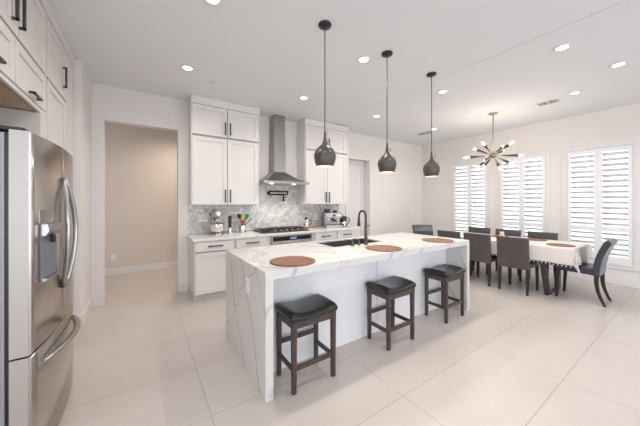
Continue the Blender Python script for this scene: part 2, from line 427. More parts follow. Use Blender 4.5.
tag(pn.build('refrigerator_side_panel', 'cab', bevel=.002, seg=1), 'white full height filler panels either side of the refrigerator niche', 'panel')
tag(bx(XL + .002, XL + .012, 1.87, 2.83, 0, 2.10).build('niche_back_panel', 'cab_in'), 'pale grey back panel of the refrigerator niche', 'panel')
pc = thing('pantry_cabinet', 'tall white pantry cabinet between refrigerator and wall corner', 'cabinet', (-1.0, 3.5, 0))
carcass(2.992, 3.965, CX - .021, XL + .005, .10, 2.995, facing='+x').build('body', 'cab', pc)
bx(CX - .021, CX, 3.64, 3.965, .10, 2.925).build('filler_strip', 'cab', pc)
add_door(pc, ML, 3.010, 3.635, 2.435, 2.925, (3.50, 2.63, .20, True))
add_door(pc, ML, 3.010, 3.635, .11, 2.425, (3.575, 1.15, .23, True))
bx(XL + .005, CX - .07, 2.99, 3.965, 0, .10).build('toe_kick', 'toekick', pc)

# refrigerator
FY0, FY1, FT = 1.935, 2.825, 1.78
fr = thing('refrigerator', 'stainless steel french door refrigerator with ice dispenser in left door', 'refrigerator', (-.85, 2.38, 0))
bx(-1.26, -.564, FY0 + .004, FY1 - .004, .02, FT - .015).build('body', 'fridge_side', fr, bevel=.004)
bx(-.563, -.549, FY0 + .012, FY1 - .012, .06, FT - .02).build('gasket', 'plastic', fr)
def fx(y): return -.434 - .030 * ((y - 2.43) / .445) ** 2
def curved(y0, y1, z0, z1, n=12, hole=None):
    mb = MB(); ysl = [y0 + (y1 - y0) * i / n for i in range(n + 1)]
    rings = []
    r = .008
    for y in ysl: rings.append([(-.548, y, z0), (fx(y) - r, y, z0), (fx(y), y, z0 + r), (fx(y), y, z1 - r), (fx(y) - r, y, z1), (-.548, y, z1)])
    mb.loft(rings, False); return mb
FS, FM = 2.372, .632
dA = curved(FY0, FS - .002, FM + .004, FT)
oA = dA.build('door', 'fridge', fr)
oB = curved(FS + .002, FY1, FM + .004, FT).build('door', 'fridge', fr)
oC = curved(FY0, FY1, .015, FM - .004).build('freezer_drawer', 'fridge', fr)
for o in (oA, oB, oC):
    for p in o.data.polygons:
        if abs(p.normal.x) > .7: p.use_smooth = True
# brushed door edges
for o, y, z0, z1 in ((oA, FY0, FM + .006, FT - .002), (oC, FY0, .017, FM - .006)):
    bx(-.547, fx(y) - .010, y - .0015, y - .0005, z0, z1).build('door_edge', 'fridge_edge', o)
def bow(mb, y0, y1, z0, z1, out, r, n=14, side=0):
    pts = []
    for i in range(n + 1):
        t = i / n; y = y0 + (y1 - y0) * t; z = z0 + (z1 - z0) * t
        pts.append((fx(y) + .004 + out * math.sin(PI * t) ** .75, y + side * math.sin(PI * t), z))
    rr = [r * (1.0 if 0 < i < n else .9) for i in range(n + 1)]
    mb.tube(pts, rr, 12, flat=(1.25, .8)); return mb
bow(MB(), FS - .022, FS - .022, .865, 1.575, .036, .011, side=-.06).build('handle', 'handle_steel', oA)
bow(MB(), FS + .024, FS + .024, .865, 1.575, .044, .011, side=.07).build('handle', 'handle_steel', oB)
bow(MB(), 2.03, 2.70, .553, .553, .055, .015).build('handle', 'handle_steel', oC)
# dispenser: a framed recess on the near door
dp = MB(); yA, yB = 2.015, 2.215
def on(y, d=0): return fx(y) + d
dp.loft([[(on(y, .0005), y, z) for z in (.985, 1.300)] + [(on(y, .006), y, z) for z in (1.300, .985)] for y in [yA + (yB - yA) * i / 6 for i in range(7)]], False)
dsp = dp.build('dispenser', 'gray_plastic', oA)
hd = MB(); hd.loft([[(on(y, .006), y, 1.235), (on(y, .006), y, 1.298), (on(y, .030), y, 1.298), (on(y, .036), y, 1.262), (on(y, .022), y, 1.235)] for y in [yA + .006 + (yB - yA - .012) * i / 6 for i in range(7)]], False)
hd.build('dispenser_head', 'handle_steel', dsp)
MB().tube([(on(2.115, .022), 2.115, 1.236), (on(2.115, .022), 2.115, 1.19)], .012).build('nozzle', 'plastic', dsp)
tr = MB(); tr.loft([[(on(y, .006), y, .988), (on(y, .006), y, 1.004), (on(y, .028), y, 1.000), (on(y, .022), y, .988)] for y in [yA + .006 + (yB - yA - .012) * i / 6 for i in range(7)]], False)
tr.build('drip_tray', 'handle_steel', dsp)
pt = MB(); pt.loft([[(on(y, .0005), y, 1.305), (on(y, .002), y, 1.305), (on(y, .002), y, 1.375), (on(y, .0005), y, 1.375)] for y in [yA + (yB - yA) * i / 6 for i in range(7)]], False)
pt.build('control_panel', 'fridge', dsp)
hg = MB(); hg.box(-.60, -.50, 1.955, 2.03, FT + .001, FT + .020); hg.box(-.66, -.58, 1.95, 2.07, FT - .014, FT + .012)
hg.build('hinge_cover', 'plastic', fr, bevel=.004)
MB().box(-1.20, -.60, FY0 + .02, FY1 - .02, .0, .021).build('foot_rail', 'plastic', fr)

# ------------------------------------------------------------------ kitchen wall cabinets
UY = 4.33
MU = face_mtx((0, UY, 0), '-y')
def upper(x0, x1, fill, label):
    c = thing('upper_cabinet', label, 'cabinet', ((x0 + x1) / 2, 4.5, 1.372), 'upper cabinets beside the hood')
    carcass(x0, x1, UY, YB - .003, 1.372, 2.909).build('body', 'cab', c)
    s0, s1 = x0 + .008, x1 - fill
    mid = (s0 + s1) / 2
    for a, b_, hx in ((s0, mid, mid - .036), (mid, s1, mid + .044)):
        add_door(c, MU, a, b_, 1.378, 2.425, (hx, 1.515, .20, True))
        add_door(c, MU, a, b_, 2.445, 2.905, (hx, 2.585, .19, True))
    bx(x0 - .002, x1 + .002, UY - .0215, YB - .003, 2.910, CEIL - .003).build('crown_molding', 'cab', c, bevel=.003)
    if fill > .03: bx(s1 + .003, x1, UY - .018, UY - .001, 1.378, 2.907).build('filler_strip', 'cab', c, bevel=.002, seg=1)
    return c
upper(.60, 1.665, .022, 'white four door upper cabinet left of the hood above the stand mixer')
upper(2.58, 3.66, .06, 'white four door upper cabinet right of the hood above the espresso machine')

# base cabinets
BY = 4.03; CT = .90
MBs = face_mtx((0, BY, 0), '-y')
def base(x0, x1, label, doors=1, kick_right=True):
    c = thing('base_cabinet', label, 'cabinet', ((x0 + x1) / 2, 4.34, 0), 'base cabinets along the kitchen wall')
    carcass(x0, x1, BY, YB - .003, .10, CT - .042).build('body', 'cab', c)
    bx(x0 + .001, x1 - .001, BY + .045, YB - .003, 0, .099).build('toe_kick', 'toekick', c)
    a, b_ = x0 + .012, x1 - .012
    add_door(c, MBs, a, b_, .705, CT - .050, ((a + b_) / 2, .783, .20, False), 'drawer')
    n = doors
    for i in range(n):
        u0 = a + (b_ - a) * i / n; u1 = a + (b_ - a) * (i + 1) / n
        hu = (u1 - .05) if (i == 0) else (u0 + .05)
        add_door(c, MBs, u0, u1, .105, .698, (hu, .60, .14, True))
    return c
base(.60, 1.16, 'white base cabinet at left end of the kitchen wall below the stand mixer')
base(1.165, 1.70, 'white base cabinet between the left end unit and the built in oven')
base(2.60, 3.11, 'white base cabinet directly right of the built in oven')
base(3.115, 3.62, 'white base cabinet at right end of the run nearest the pantry door')
oc = thing('oven_cabinet', 'white cabinet carcass framing the built in oven under the cooktop', 'cabinet', (2.15, 4.34, 0))
MB().box(1.705, 1.745, BY, YB - .003, .10, CT - .042).box(2.555, 2.595, BY, YB - .003, .10, CT - .042).box(1.745, 2.555, BY, YB - .003, .10, .14).build('body', 'cab', oc)
bx(1.706, 2.594, BY + .045, YB - .003, 0, .099).build('toe_kick', 'toekick', oc)
ov = thing('oven', 'built in stainless oven with black control strip under the cooktop', 'oven', (2.15, 4.3, .142))
bx(1.75, 2.55, BY - .018, YB - .08, .145, CT - .045).build('body', 'steel', ov, bevel=.003)
bx(1.785, 2.515, BY - .024, BY - .0185, .765, .835).build('control_panel', 'glass_black', ov)
bx(2.10, 2.22, BY - .026, BY - .0245, .785, .815).build('display', 'display', ov)
od = bx(1.76, 2.54, BY - .040, BY - .0185, .17, .745).build('door', 'steel', ov, bevel=.004)
bx(1.83, 2.47, BY - .042, BY - .0402, .26, .62).build('door_window', 'glass_black', od)
MB().tube([(1.82, BY - .085, .70), (2.48, BY - .085, .70)], .011).tube([(1.86, BY - .04, .70), (1.86, BY - .085, .70)], .008).tube([(2.44, BY - .04, .70), (2.44, BY - .085, .70)], .008).build('handle', 'handle_steel', od)

# worktop with upstand of hexagon tile
tag(bx(.575, 3.70, 3.995, YB - .002, CT - .041, CT).build('countertop', 'quartz_counter', bevel=.004), 'white veined quartz countertop running along the kitchen wall', 'countertop')
def hexes(x0, x1, z0, z1, y, r=.038):
    mb = MB(); w_ = r * math.sqrt(3); g = .0026
    rows = int((z1 - z0) / (1.5 * r)) + 3; cols = int((x1 - x0) / w_) + 3
    for j in range(rows):
        for i in range(cols):
            cx = x0 + i * w_ + (w_ / 2 if j % 2 else 0) - w_ / 2; cz = z0 + j * 1.5 * r - r / 2
            pts = [(cx + (r - g) * math.cos(PI / 6 + k * PI / 3), cz + (r - g) * math.sin(PI / 6 + k * PI / 3)) for k in range(6)]
            # clip to the rectangle
            for ax, lim, sg in ((0, x0, 1), (0, x1, -1), (1, z0, 1), (1, z1, -1)):
                out = []
                for k in range(len(pts)):
                    a, b_ = pts[k], pts[(k + 1) % len(pts)]; ia = (a[ax] - lim) * sg >= 0; ib = (b_[ax] - lim) * sg >= 0
                    if ia: out.append(a)
                    if ia != ib:
                        t = (lim - a[ax]) / (b_[ax] - a[ax]); out.append((a[0] + (b_[0] - a[0]) * t, a[1] + (b_[1] - a[1]) * t))
                pts = out
                if len(pts) < 3: break
            if len(pts) < 3: continue
            n = len(pts)
            mb.add([(p[0], y, p[1]) for p in pts] + [(p[0], y + .0045, p[1]) for p in pts],
                   [tuple(range(n))] + [(k, k + n, (k + 1) % n + n, (k + 1) % n) for k in range(n)])
    return mb
bs = thing('backsplash', 'grey and white hexagon marble tile backsplash above the countertop', 'backsplash', (2.1, YB - .005, CT))
bx(.60, 3.66, YB - .008, YB - .002, CT + .001, 1.370).build('grout', 'grout', bs)
bx(1.668, 2.577, YB - .008, YB - .002, 1.3705, 1.79).build('grout', 'grout', bs)
hx = hexes(.60, 3.66, CT + .001, 1.370, YB - .0125); h2 = hexes(1.668, 2.577, 1.3705, 1.79, YB - .0125)
hx.v += []; n0 = len(hx.v); hx.f += [tuple(i + n0 for i in f) for f in h2.f]; hx.v += h2.v; hx.s += h2.s
hx.build('hexagon_tiles', 'hex', bs)

# hood
hc = thing('range_hood', 'stainless chimney range hood with curved canopy over the cooktop', 'hood', (2.075, 4.4, 1.745))
HX0, HX1, HY0 = 1.672, 2.555, 4.12
can = MB(); rings = []
K = [(0, 1.745), (0, 1.79)]
prof = [(0.0, 1.745), (0.0, 1.783)]
for i in range(1, 9):
    t = i / 8; prof.append((t, 1.783 + .19 * t ** 1.5))
cxx0, cxx1, cy0 = 1.985, 2.215, 4.42
for t, z in prof:
    s_ = t; a = HX0 + (cxx0 - HX0) * s_; b_ = HX1 + (cxx1 - HX1) * s_; c_y = HY0 + (cy0 - HY0) * s_
    rings.append([(a, c_y, z), (b_, c_y, z), (b_, YB - .015, z), (a, YB - .015, z)])
can.loft(rings, False); can.build('canopy', 'hood_steel', hc)
ch = MB(); ch.box(cxx0, cxx1, cy0, YB - .003, 1.95, 2.52); ch.box(cxx0 + .006, cxx1 - .006, cy0 + .006, YB - .003, 2.52, CEIL - .003)
ch.build('chimney', 'hood_steel', hc, bevel=.002, seg=1)
bx(HX0 + .03, HX1 - .03, HY0 + .03, YB - .05, 1.742, 1.7449).build('filter', 'steel', hc)
for lx in (1.86, 2.29):
    MB().lathe([(.032, 1.7385), (.032, 1.7418)], lx, 4.24, 16).build('hood_lamp', 'lens', hc)
    L = bpy.data.lights.new('hood_spot', 'SPOT'); L.energy = 6; L.spot_size = 2.0; L.spot_blend = .6; L.color = (1, .95, .88); L.shadow_soft_size = .03
    lo = bpy.data.objects.new('hood_spot', L); C.objects.link(lo); lo.parent = hc; lo.location = (lx - 2.075, 4.24 - 4.4, 1.732 - 1.745)

# cooktop
ck = thing('cooktop', 'gas cooktop with black cast iron grates set in the countertop', 'cooktop', (2.08, 4.32, CT))
bx(1.63, 2.53, 4.06, 4.575, CT + .0005, CT + .014).build('tray', 'black', ck, bevel=.004)
for cx0 in (1.66, 1.95, 2.24):
    g = MB(); x1 = cx0 + .275; z = CT + .048
    for yy in (4.15, 4.345, 4.545): g.box(cx0, x1, yy - .006, yy + .006, z - .012, z)
    for xx in (cx0 + .006, cx0 + .09, cx0 + .185, x1 - .006): g.box(xx - .006, xx + .006, 4.145, 4.55, z - .012, z)
    for xx in (cx0 + .006, x1 - .006):
        for yy in (4.15, 4.545): g.box(xx - .006, xx + .006, yy - .006, yy + .006, CT + .0145, z - .012)
    g.build('grate', 'black', ck)
for bxp, byp in ((1.79, 4.25), (1.79, 4.45), (2.08, 4.35), (2.38, 4.25), (2.38, 4.45)):
    MB().lathe([(.04, CT + .0145), (.042, CT + .024), (.028, CT + .026), (.028, CT + .033)], bxp, byp, 18).build('burner', 'black', ck)
for i in range(5):
    MB().lathe([(.018, CT + .0145), (.017, CT + .04), (.014, CT + .043)], 1.86 + i * .11, 4.105, 16).build('knob', 'chrome', ck)

# pot filler
pf = thing('pot_filler', 'black folding pot filler tap on the tiled wall below the hood', 'tap', (2.0, YB - .015, 1.6))
MB(Matrix.Translation((1.965, YB - .013, 1.588)) @ Matrix.Rotation(PI / 2, 4, 'X')).lathe([(.032, 0), (.032, .008), (.014, .012), (.012, .05)], n=18).build('wall_flange', 'black', pf)
MB().tube([(1.965, 4.585, 1.555), (1.965, 4.585, 1.632)], .013).tube([(1.965, 4.585, 1.622), (2.335, 4.575, 1.622)], .013).build('upper_arm', 'black', pf)
MB().tube([(2.335, 4.575, 1.560), (2.335, 4.575, 1.640)], .013).tube([(2.325, 4.573, 1.565), (2.20, 4.52, 1.565)], .012).build('lower_arm', 'black', pf)
MB().tube([(1.965, 4.585, 1.562), (2.20, 4.52, 1.562), (2.215, 4.51, 1.548), (2.218, 4.508, 1.45)], .015).tube([(2.218, 4.508, 1.50), (2.275, 4.49, 1.52)], .007).tube([(2.218, 4.508, 1.47), (2.218, 4.508, 1.43)], .022).build('spout', 'black', pf)

# ------------------------------------------------------------------ island
IX0, IX1, IY0, IY1, IT = .72, 3.555, 1.75, 2.82, .92
isl = thing('kitchen_island', 'large kitchen island with veined white quartz waterfall ends', 'island', (2.1, 2.3, 0))
th = .06
SX0, SX1, SY0, SY1 = 1.76, 2.54, 2.315, 2.72
tp = MB()
tp.box(IX0, SX0, IY0, IY1, IT - th, IT); tp.box(SX1, IX1, IY0, IY1, IT - th, IT)
tp.box(SX0, SX1, IY0, SY0, IT - th, IT); tp.box(SX0, SX1, SY1, IY1, IT - th, IT)
tp.build('worktop', 'quartz', isl)
for a, b_ in ((IX0, IX0 + th), (IX1 - th, IX1)):
    bx(a, b_, IY0, IY1, 0, IT - th).build('waterfall_end', 'quartz', isl)
cells = [(IX0 + th, 2.125), (2.133, IX1 - th)]
for a, b_ in cells: bx(a, b_, 2.03, 2.055, 0, IT - th).build('seating_side_panel', 'island_white', isl)
bb = MB(); bb.box(IX0 + th, IX1 - th, 2.056, 2.74, .10, .60); bb.box(IX0 + th, 1.70, 2.056, 2.74, .60, IT - th); bb.box(2.58, IX1 - th, 2.056, 2.74, .60, IT - th)
bb.build('cabinet_body', 'island_white', isl)
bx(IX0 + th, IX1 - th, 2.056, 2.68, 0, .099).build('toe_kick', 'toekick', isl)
MI = face_mtx((0, 2.741, 0), '-y') @ Matrix.Scale(-1, 4, (0, 0, 1))
for i in range(5):
    a = IX0 + th + .01 + i * .535
    d = MB(); d.box(a, a + .53, 2.741, 2.761, .11, .68 if not 1 <= i <= 3 else .84); od_ = d.build('door', 'island_white', isl, bevel=.002, seg=1)
    MB().box(a + .17, a + .36, 2.775, 2.787, .62, .632).box(a + .17, a + .18, 2.761, 2.78, .62, .632).box(a + .35, a + .36, 2.761, 2.78, .62, .632).build('handle', 'black', od_)
ot = MB(); ot.box(IX0 - .006, IX0 - .0005, 2.085, 2.165, .668, .792); oo = ot.build('outlet', 'white_plastic', isl, bevel=.002, seg=1)
MB().box(IX0 - .0075, IX0 - .0062, 2.105, 2.145, .685, .722).box(IX0 - .0075, IX0 - .0062, 2.105, 2.145, .738, .775).build('socket', 'trim', oo)

sk = MB(); z0, z1 = .64, IT - .012; q = .010; SX0 += .011; SX1 -= .011; SY0 += .011; SY1 -= .011
sk.box(SX0 - q, SX1 + q, SY0 - q, SY1 + q, z0, z0 + q)
sk.box(SX0 - q, SX0, SY0 - q, SY1 + q, z0 + q, z1); sk.box(SX1, SX1 + q, SY0 - q, SY1 + q, z0 + q, z1)
sk.box(SX0, SX1, SY0 - q, SY0, z0 + q, z1); sk.box(SX0, SX1, SY1, SY1 + q, z0 + q, z1)
sko = thing('sink', 'dark undermount sink basin in the island worktop', 'sink', (2.14, 2.53, z0))
sk.build('basin', 'sinkm', sko); MB().lathe([(.045, z0 + q + .0005), (.045, z0 + q + .004), (.02, z0 + q + .002)], 2.14, 2.53, 18).build('drain', 'chrome', sko)

fa = thing('faucet', 'tall black gooseneck pull down faucet beside the island sink', 'faucet', (2.175, 2.250, IT))
MB().lathe([(.029, IT + .0005), (.029, IT + .006), (.022, IT + .010), (.022, IT + .075), (.017, IT + .085), (.0155, IT + .23)], 2.175, 2.250, 20).build('body', 'bronze', fa)
pts = [(2.175, 2.250, IT + .22), (2.175, 2.250, IT + .325)]
for i in range(0, 13):
    a = PI * i / 12; pts.append((2.175, 2.250 + .058 - .058 * math.cos(a), IT + .335 + .058 * math.sin(a)))
pts.append((2.175, 2.368, IT + .30))
MB().tube(pts, .0115, 12).build('gooseneck', 'bronze', fa)
MB().lathe([(.021, IT + .21), (.019, IT + .23), (.0135, IT + .31)], 2.175, 2.370, 16).build('spray_head', 'bronze', fa)
MB().tube([(2.175, 2.250, IT + .215), (2.205, 2.240, IT + .217)], .008).tube([(2.205, 2.240, IT + .217), (2.225, 2.235, IT + .222)], .005).build('lever', 'bronze', fa)
sd = thing('air_switch', 'short black round button on island worktop left of the faucet', 'switch', (1.985, 2.27, IT))
MB().lathe([(.024, IT + .0005), (.024, IT + .006), (.017, IT + .008), (.017, IT + .05), (.012, IT + .054)], 1.985, 2.27, 18).build('base', 'bronze', sd)
sp2 = thing('soap_dispenser', 'small black soap dispenser with short spout close beside the faucet', 'soap dispenser', (2.045, 2.275, IT))
MB().lathe([(.020, IT + .0005), (.020, IT + .006), (.012, IT + .008), (.010, IT + .055)], 2.075, 2.26, 16).build('base', 'bronze', sp2)
MB().tube([(2.075, 2.255, IT + .055), (2.073, 2.265, IT + .062), (2.06, 2.345, IT + .060)], .007).build('nozzle', 'bronze', sp2)

# round placemats on the island
def placemat(x, y, z, r, m, label, group):
    t = thing('placemat', label, 'placemat', (x, y, z), group)
    MB().lathe([(r - .008, z + .0006), (r - .008, z + .0058), (r - .03, z + .0066), (r - .032, z + .0054), (.03, z + .0054)], x, y, 48).build('surface', m, t)
    MB().loft([[(x + (r - .007 + .007 * math.cos(b2)) * math.cos(a), y + (r - .007 + .007 * math.cos(b2)) * math.sin(a), z + .0045 + .0038 * math.sin(b2)) for b2 in [2 * PI * q / 8 for q in range(8)]] for a in [2 * PI * k / 48 for k in range(48)]], True, False, True).build('rim', 'mat_edge', t)
for x, lb in ((1.045, 'round tan woven placemat on the island nearest the waterfall end with outlet'), (2.155, 'round tan woven placemat on the island right beside the faucet'), (3.165, 'round tan woven placemat on the island end closest to dining table')):
    placemat(x, 1.955, IT, .192, 'mat_brown', lb, 'placemats on the island')

# ------------------------------------------------------------------ stools
def make_stool():
    r = thing('counter_stool', 'x', 'stool', (0, 0, 0), 'counter stools along the island')
    W, D, H = .40, .295, .535
    def sq(hx, hy, cx, cy, z): return [(cx - hx, cy - hy, z), (cx + hx, cy - hy, z), (cx + hx, cy + hy, z), (cx - hx, cy + hy, z)]
    lw = .019
    for sx in (-1, 1):
        for sy in (-1, 1):
            cx, cy = sx * (W / 2 - lw), sy * (D / 2 - lw)
            MB().loft([sq(.016, .016, cx, cy, 0), sq(lw, lw, cx, cy, H)], False).build('leg', 'stool_wood', r, bevel=.003, seg=1)
    ix, iy = W / 2 - 2 * lw, D / 2 - 2 * lw
    for sy, z in ((-1, .165), (1, .255)):
        y = sy * (D / 2 - lw); bx(-ix - .002, ix + .002, y - .010, y + .010, z, z + .035).build('stretcher', 'stool_wood', r, bevel=.002, seg=1)
    for sx in (-1, 1):
        x = sx * (W / 2 - lw); bx(x - .010, x + .010, -iy - .002, iy + .002, .155, .190).build('stretcher', 'stool_wood', r, bevel=.002, seg=1)
    ap = MB()
    for sy in (-1, 1): y = sy * (D / 2 - lw * .8); ap.box(-ix, ix, y - .010, y + .010, H - .058, H - .002)
    for sx in (-1, 1): x = sx * (W / 2 - lw * .8); ap.box(x - .010, x + .010, -iy, iy, H - .058, H - .002)
    ap.build('apron', 'stool_wood', r, bevel=.002, seg=1)
    # saddle cushion
    nx, ny = 16, 10; w2, d2 = .222, .172; top = []; bot = []
    def prof(u, v): return .064 + .018 * abs(u) ** 2.0 - .032 * (1 - abs(u) ** 2) * .55 - .012 * v * v
    c = MB(); vs = []; fs = []
    for j in range(ny + 1):
        for i in range(nx + 1):
            u, v = -1 + 2 * i / nx, -1 + 2 * j / ny
            e = max(abs(u), abs(v)); ex = (1 - max(0, (abs(u) - .88) / .12) ** 2 * .35) if abs(u) > .88 else 1
            ey = (1 - max(0, (abs(v) - .84) / .16) ** 2 * .35) if abs(v) > .84 else 1
            k = min(ex, ey) * (1 if ex == 1 or ey == 1 else .93)
            x = u * w2 * (1 - .035 * abs(v) ** 6); y = v * d2 * (1 - .045 * abs(u) ** 6)
            vs.append((x, y, H + prof(u, v) * k))
    n1 = len(vs)
    for j in range(ny + 1):
        for i in range(nx + 1):
            u, v = -1 + 2 * i / nx, -1 + 2 * j / ny
            vs.append((u * w2 * .975 * (1 - .035 * abs(v) ** 6), v * d2 * .97 * (1 - .045 * abs(u) ** 6), H + .001))
    idx = lambda i, j: j * (nx + 1) + i
    for j in range(ny):
        for i in range(nx):
            fs.append((idx(i, j), idx(i + 1, j), idx(i + 1, j + 1), idx(i, j + 1)))
            fs.append((n1 + idx(i, j), n1 + idx(i, j + 1), n1 + idx(i + 1, j + 1), n1 + idx(i + 1, j)))
    for i in range(nx):
        fs.append((n1 + idx(i, 0), n1 + idx(i + 1, 0), idx(i + 1, 0), idx(i, 0)))
        fs.append((n1 + idx(i + 1, ny), n1 + idx(i, ny), idx(i, ny), idx(i + 1, ny)))
    for j in range(ny):
        fs.append((n1 + idx(0, j + 1), n1 + idx(0, j), idx(0, j), idx(0, j + 1)))
        fs.append((n1 + idx(nx, j), n1 + idx(nx, j + 1), idx(nx, j + 1), idx(nx, j)))
    c.add(vs, fs, True); c.build('seat_cushion', 'leather', r, sub=1)
    return r
st = make_stool()
for i, (x, lb) in enumerate(((1.108, 'dark wood counter stool with black saddle cushion, largest and nearest the waterfall end with outlet'),
                             (2.135, 'dark wood counter stool with black saddle cushion, between the two other stools'),
                             (3.128, 'dark wood counter stool with black saddle cushion, nearest the dining chairs'))):
    o = st if i == 0 else copy_tree(st)
    o.location = (x, 1.842, 0); o['label'] = lb

# ------------------------------------------------------------------ dining chairs
def chair_leg(mb, a, b, r0=.021, r1=.014, bend=0):
    rings = []
    for i in range(7):
        t = i / 6; x = a[0] + (b[0] - a[0]) * t; y = a[1] + (b[1] - a[1]) * t + bend * math.sin(PI * t); z = a[2] + (b[2] - a[2]) * t; r = r0 + (r1 - r0) * t
        rings.append([(x - r, y - r, z), (x + r, y - r, z), (x + r, y + r, z), (x - r, y + r, z)])
    return mb.loft(rings[::-1], False)
def rounded(mb, w0, w1, path, th):
    """upholstered slab following path of (y, z) with half widths from w0 to w1"""
    rings = []
    n = len(path)
    for i, (y, z) in enumerate(path):
        t = i / (n - 1); w = w0 + (w1 - w0) * t
        a = Vector(path[min(i + 1, n - 1)]) - Vector(path[max(i - 1, 0)]); a.normalize(); nx, nz = -a[1], a[0]
        tt = th / 2 * (1 if 0 < i < n - 1 else .75); ww = w * (1 if 0 < i < n - 1 else .985)
        c = .35 * tt
        ring = []
        for sx, sn in ((-1, -1), (1, -1), (1, 1), (-1, 1)):
            if (sx, sn) in ((-1, -1), (1, 1)): o1, o2 = (ww * sx, tt * sn - c * sn), (ww * sx - c * sx, tt * sn)
            else: o1, o2 = (ww * sx - c * sx, tt * sn), (ww * sx, tt * sn - c * sn)
            ring += [(o1[0], y + nx * o1[1], z + nz * o1[1]), (o2[0], y + nx * o2[1], z + nz * o2[1])]
        rings.append(ring)
    return mb.loft(rings, False)
def make_side_chair():
    # faces +y, back at -y
    r = thing('dining_chair', 'x', 'chair', (0, 0, 0), 'taupe side chairs at the dining table')
    for sx in (-1, 1):
        chair_leg(MB(), (sx * .185, -.20, .40), (sx * .188, -.225, 0), bend=.0).build('leg', 'chair_leg', r, bevel=.002, seg=1)
        chair_leg(MB(), (sx * .185, .19, .40), (sx * .188, .195, 0)).build('leg', 'chair_leg', r, bevel=.002, seg=1)
    rounded(MB(), .205, .205, [(-.19, .435), (-.17, .436), (.0, .438), (.20, .437), (.23, .434)], .085).build('seat', 'vinyl', r, bevel=.004)
    rounded(MB(), .212, .218, [(-.215, .385), (-.216, .40), (-.226, .60), (-.246, .80), (-.254, .860), (-.255, .872)], .05).build('backrest', 'vinyl', r, bevel=.004)
    MB().tube([(0, -.2415, .395), (0, -.2525, .60), (0, -.2725, .80), (0, -.281, .865)], .0022, 6).build('seam', 'vinyl', r)
    return r
sc = make_side_chair()
NEAR = [(2.745, 'taupe side chair in the near row, partly hidden behind the island end'),
        (2.24, 'taupe side chair in the near row, middle one, back turned to the island'),
        (1.712, 'taupe side chair in the near row, closest to the end with the slate chair')]
FAR = [(2.76, 'taupe side chair on the window side, leftmost of the three facing the room'),
       (2.225, 'taupe side chair on the window side, middle one, between the two windows'),
       (1.68, 'taupe side chair on the window side, rightmost, nearest the brown placemats')]
first = True
for y, lb in NEAR:
    o = sc if first else copy_tree(sc); first = False
    o.location = (4.83 + .215, y, 0); o.rotation_euler = (0, 0, -PI / 2); o['label'] = lb
for y, lb in FAR:
    o = copy_tree(sc); o.location = (6.03 - .25, y, 0); o.rotation_euler = (0, 0, PI / 2); o['label'] = lb
def make_head_chair():
    r = thing('dining_chair', 'x', 'chair', (0, 0, 0), 'slate end chairs at the dining table')
    for sx in (-1, 1):
        chair_leg(MB(), (sx * .18, -.165, .40), (sx * .185, -.245, 0), .024, .015, bend=.028).build('leg', 'chair_leg', r, bevel=.002, seg=1)
        chair_leg(MB(), (sx * .18, .235, .40), (sx * .19, .255, 0), .022, .015).build('leg', 'chair_leg', r, bevel=.002, seg=1)
    rounded(MB(), .205, .205, [(-.17, .445), (-.15, .446), (.0, .452), (.23, .450), (.27, .446)], .10).build('seat', 'blueleather', r, bevel=.006)
    rounded(MB(), .205, .225, [(-.165, .385), (-.162, .41), (-.168, .52), (-.190, .64), (-.228, .76), (-.268, .850), (-.288, .880), (-.295, .886)], .072).build('backrest', 'blueleather', r, bevel=.012, seg=3)
    return r
hc1 = make_head_chair(); hc1.location = (5.372, 1.02, 0); hc1['label'] = 'slate leather end chair with curved back in front of the rightmost window'
hc2 = copy_tree(hc1); hc2.location = (5.09, 3.40, 0); hc2.rotation_euler = (0, 0, PI - .62); hc2['label'] = 'slate leather end chair at far table end, its back top showing over the island'

# ------------------------------------------------------------------ dining table
TX0, TX1, TY0, TY1, TZ = 4.95, 5.82, 1.04, 3.06, .762
dt = thing('dining_table', 'dark wood dining table with angled trestle legs under a linen cloth', 'table', (5.385, 2.05, 0))
bx(TX0, TX1, TY0, TY1, TZ - .04, TZ).build('tabletop', 'rustic', dt, bevel=.003)
bx(TX0 + .08, TX1 - .08, TY0 + .22, TY1 - .22, TZ - .12, TZ - .041).build('apron', 'rustic', dt)
for y in (1.375, 2.725):
    for (xa, xb) in ((4.985, 5.155), (5.785, 5.64)):
        yo = .03 if y < 2 else -.03
        MB().loft([[(xb - .022, y - .035, .02), (xb + .022, y - .035, .02), (xb + .022, y + .035, .02), (xb - .022, y + .035, .02)],
                   [(xa - .030, y + yo - .045, TZ - .041), (xa + .030, y + yo - .045, TZ - .041), (xa + .030, y + yo + .045, TZ - .041), (xa - .030, y + yo + .045, TZ - .041)]], False).build('leg', 'rustic', dt, bevel=.003, seg=1)
    bx(5.10, 5.67, y - .025, y + .025, 0, .02).build('foot_bar', 'black', dt)
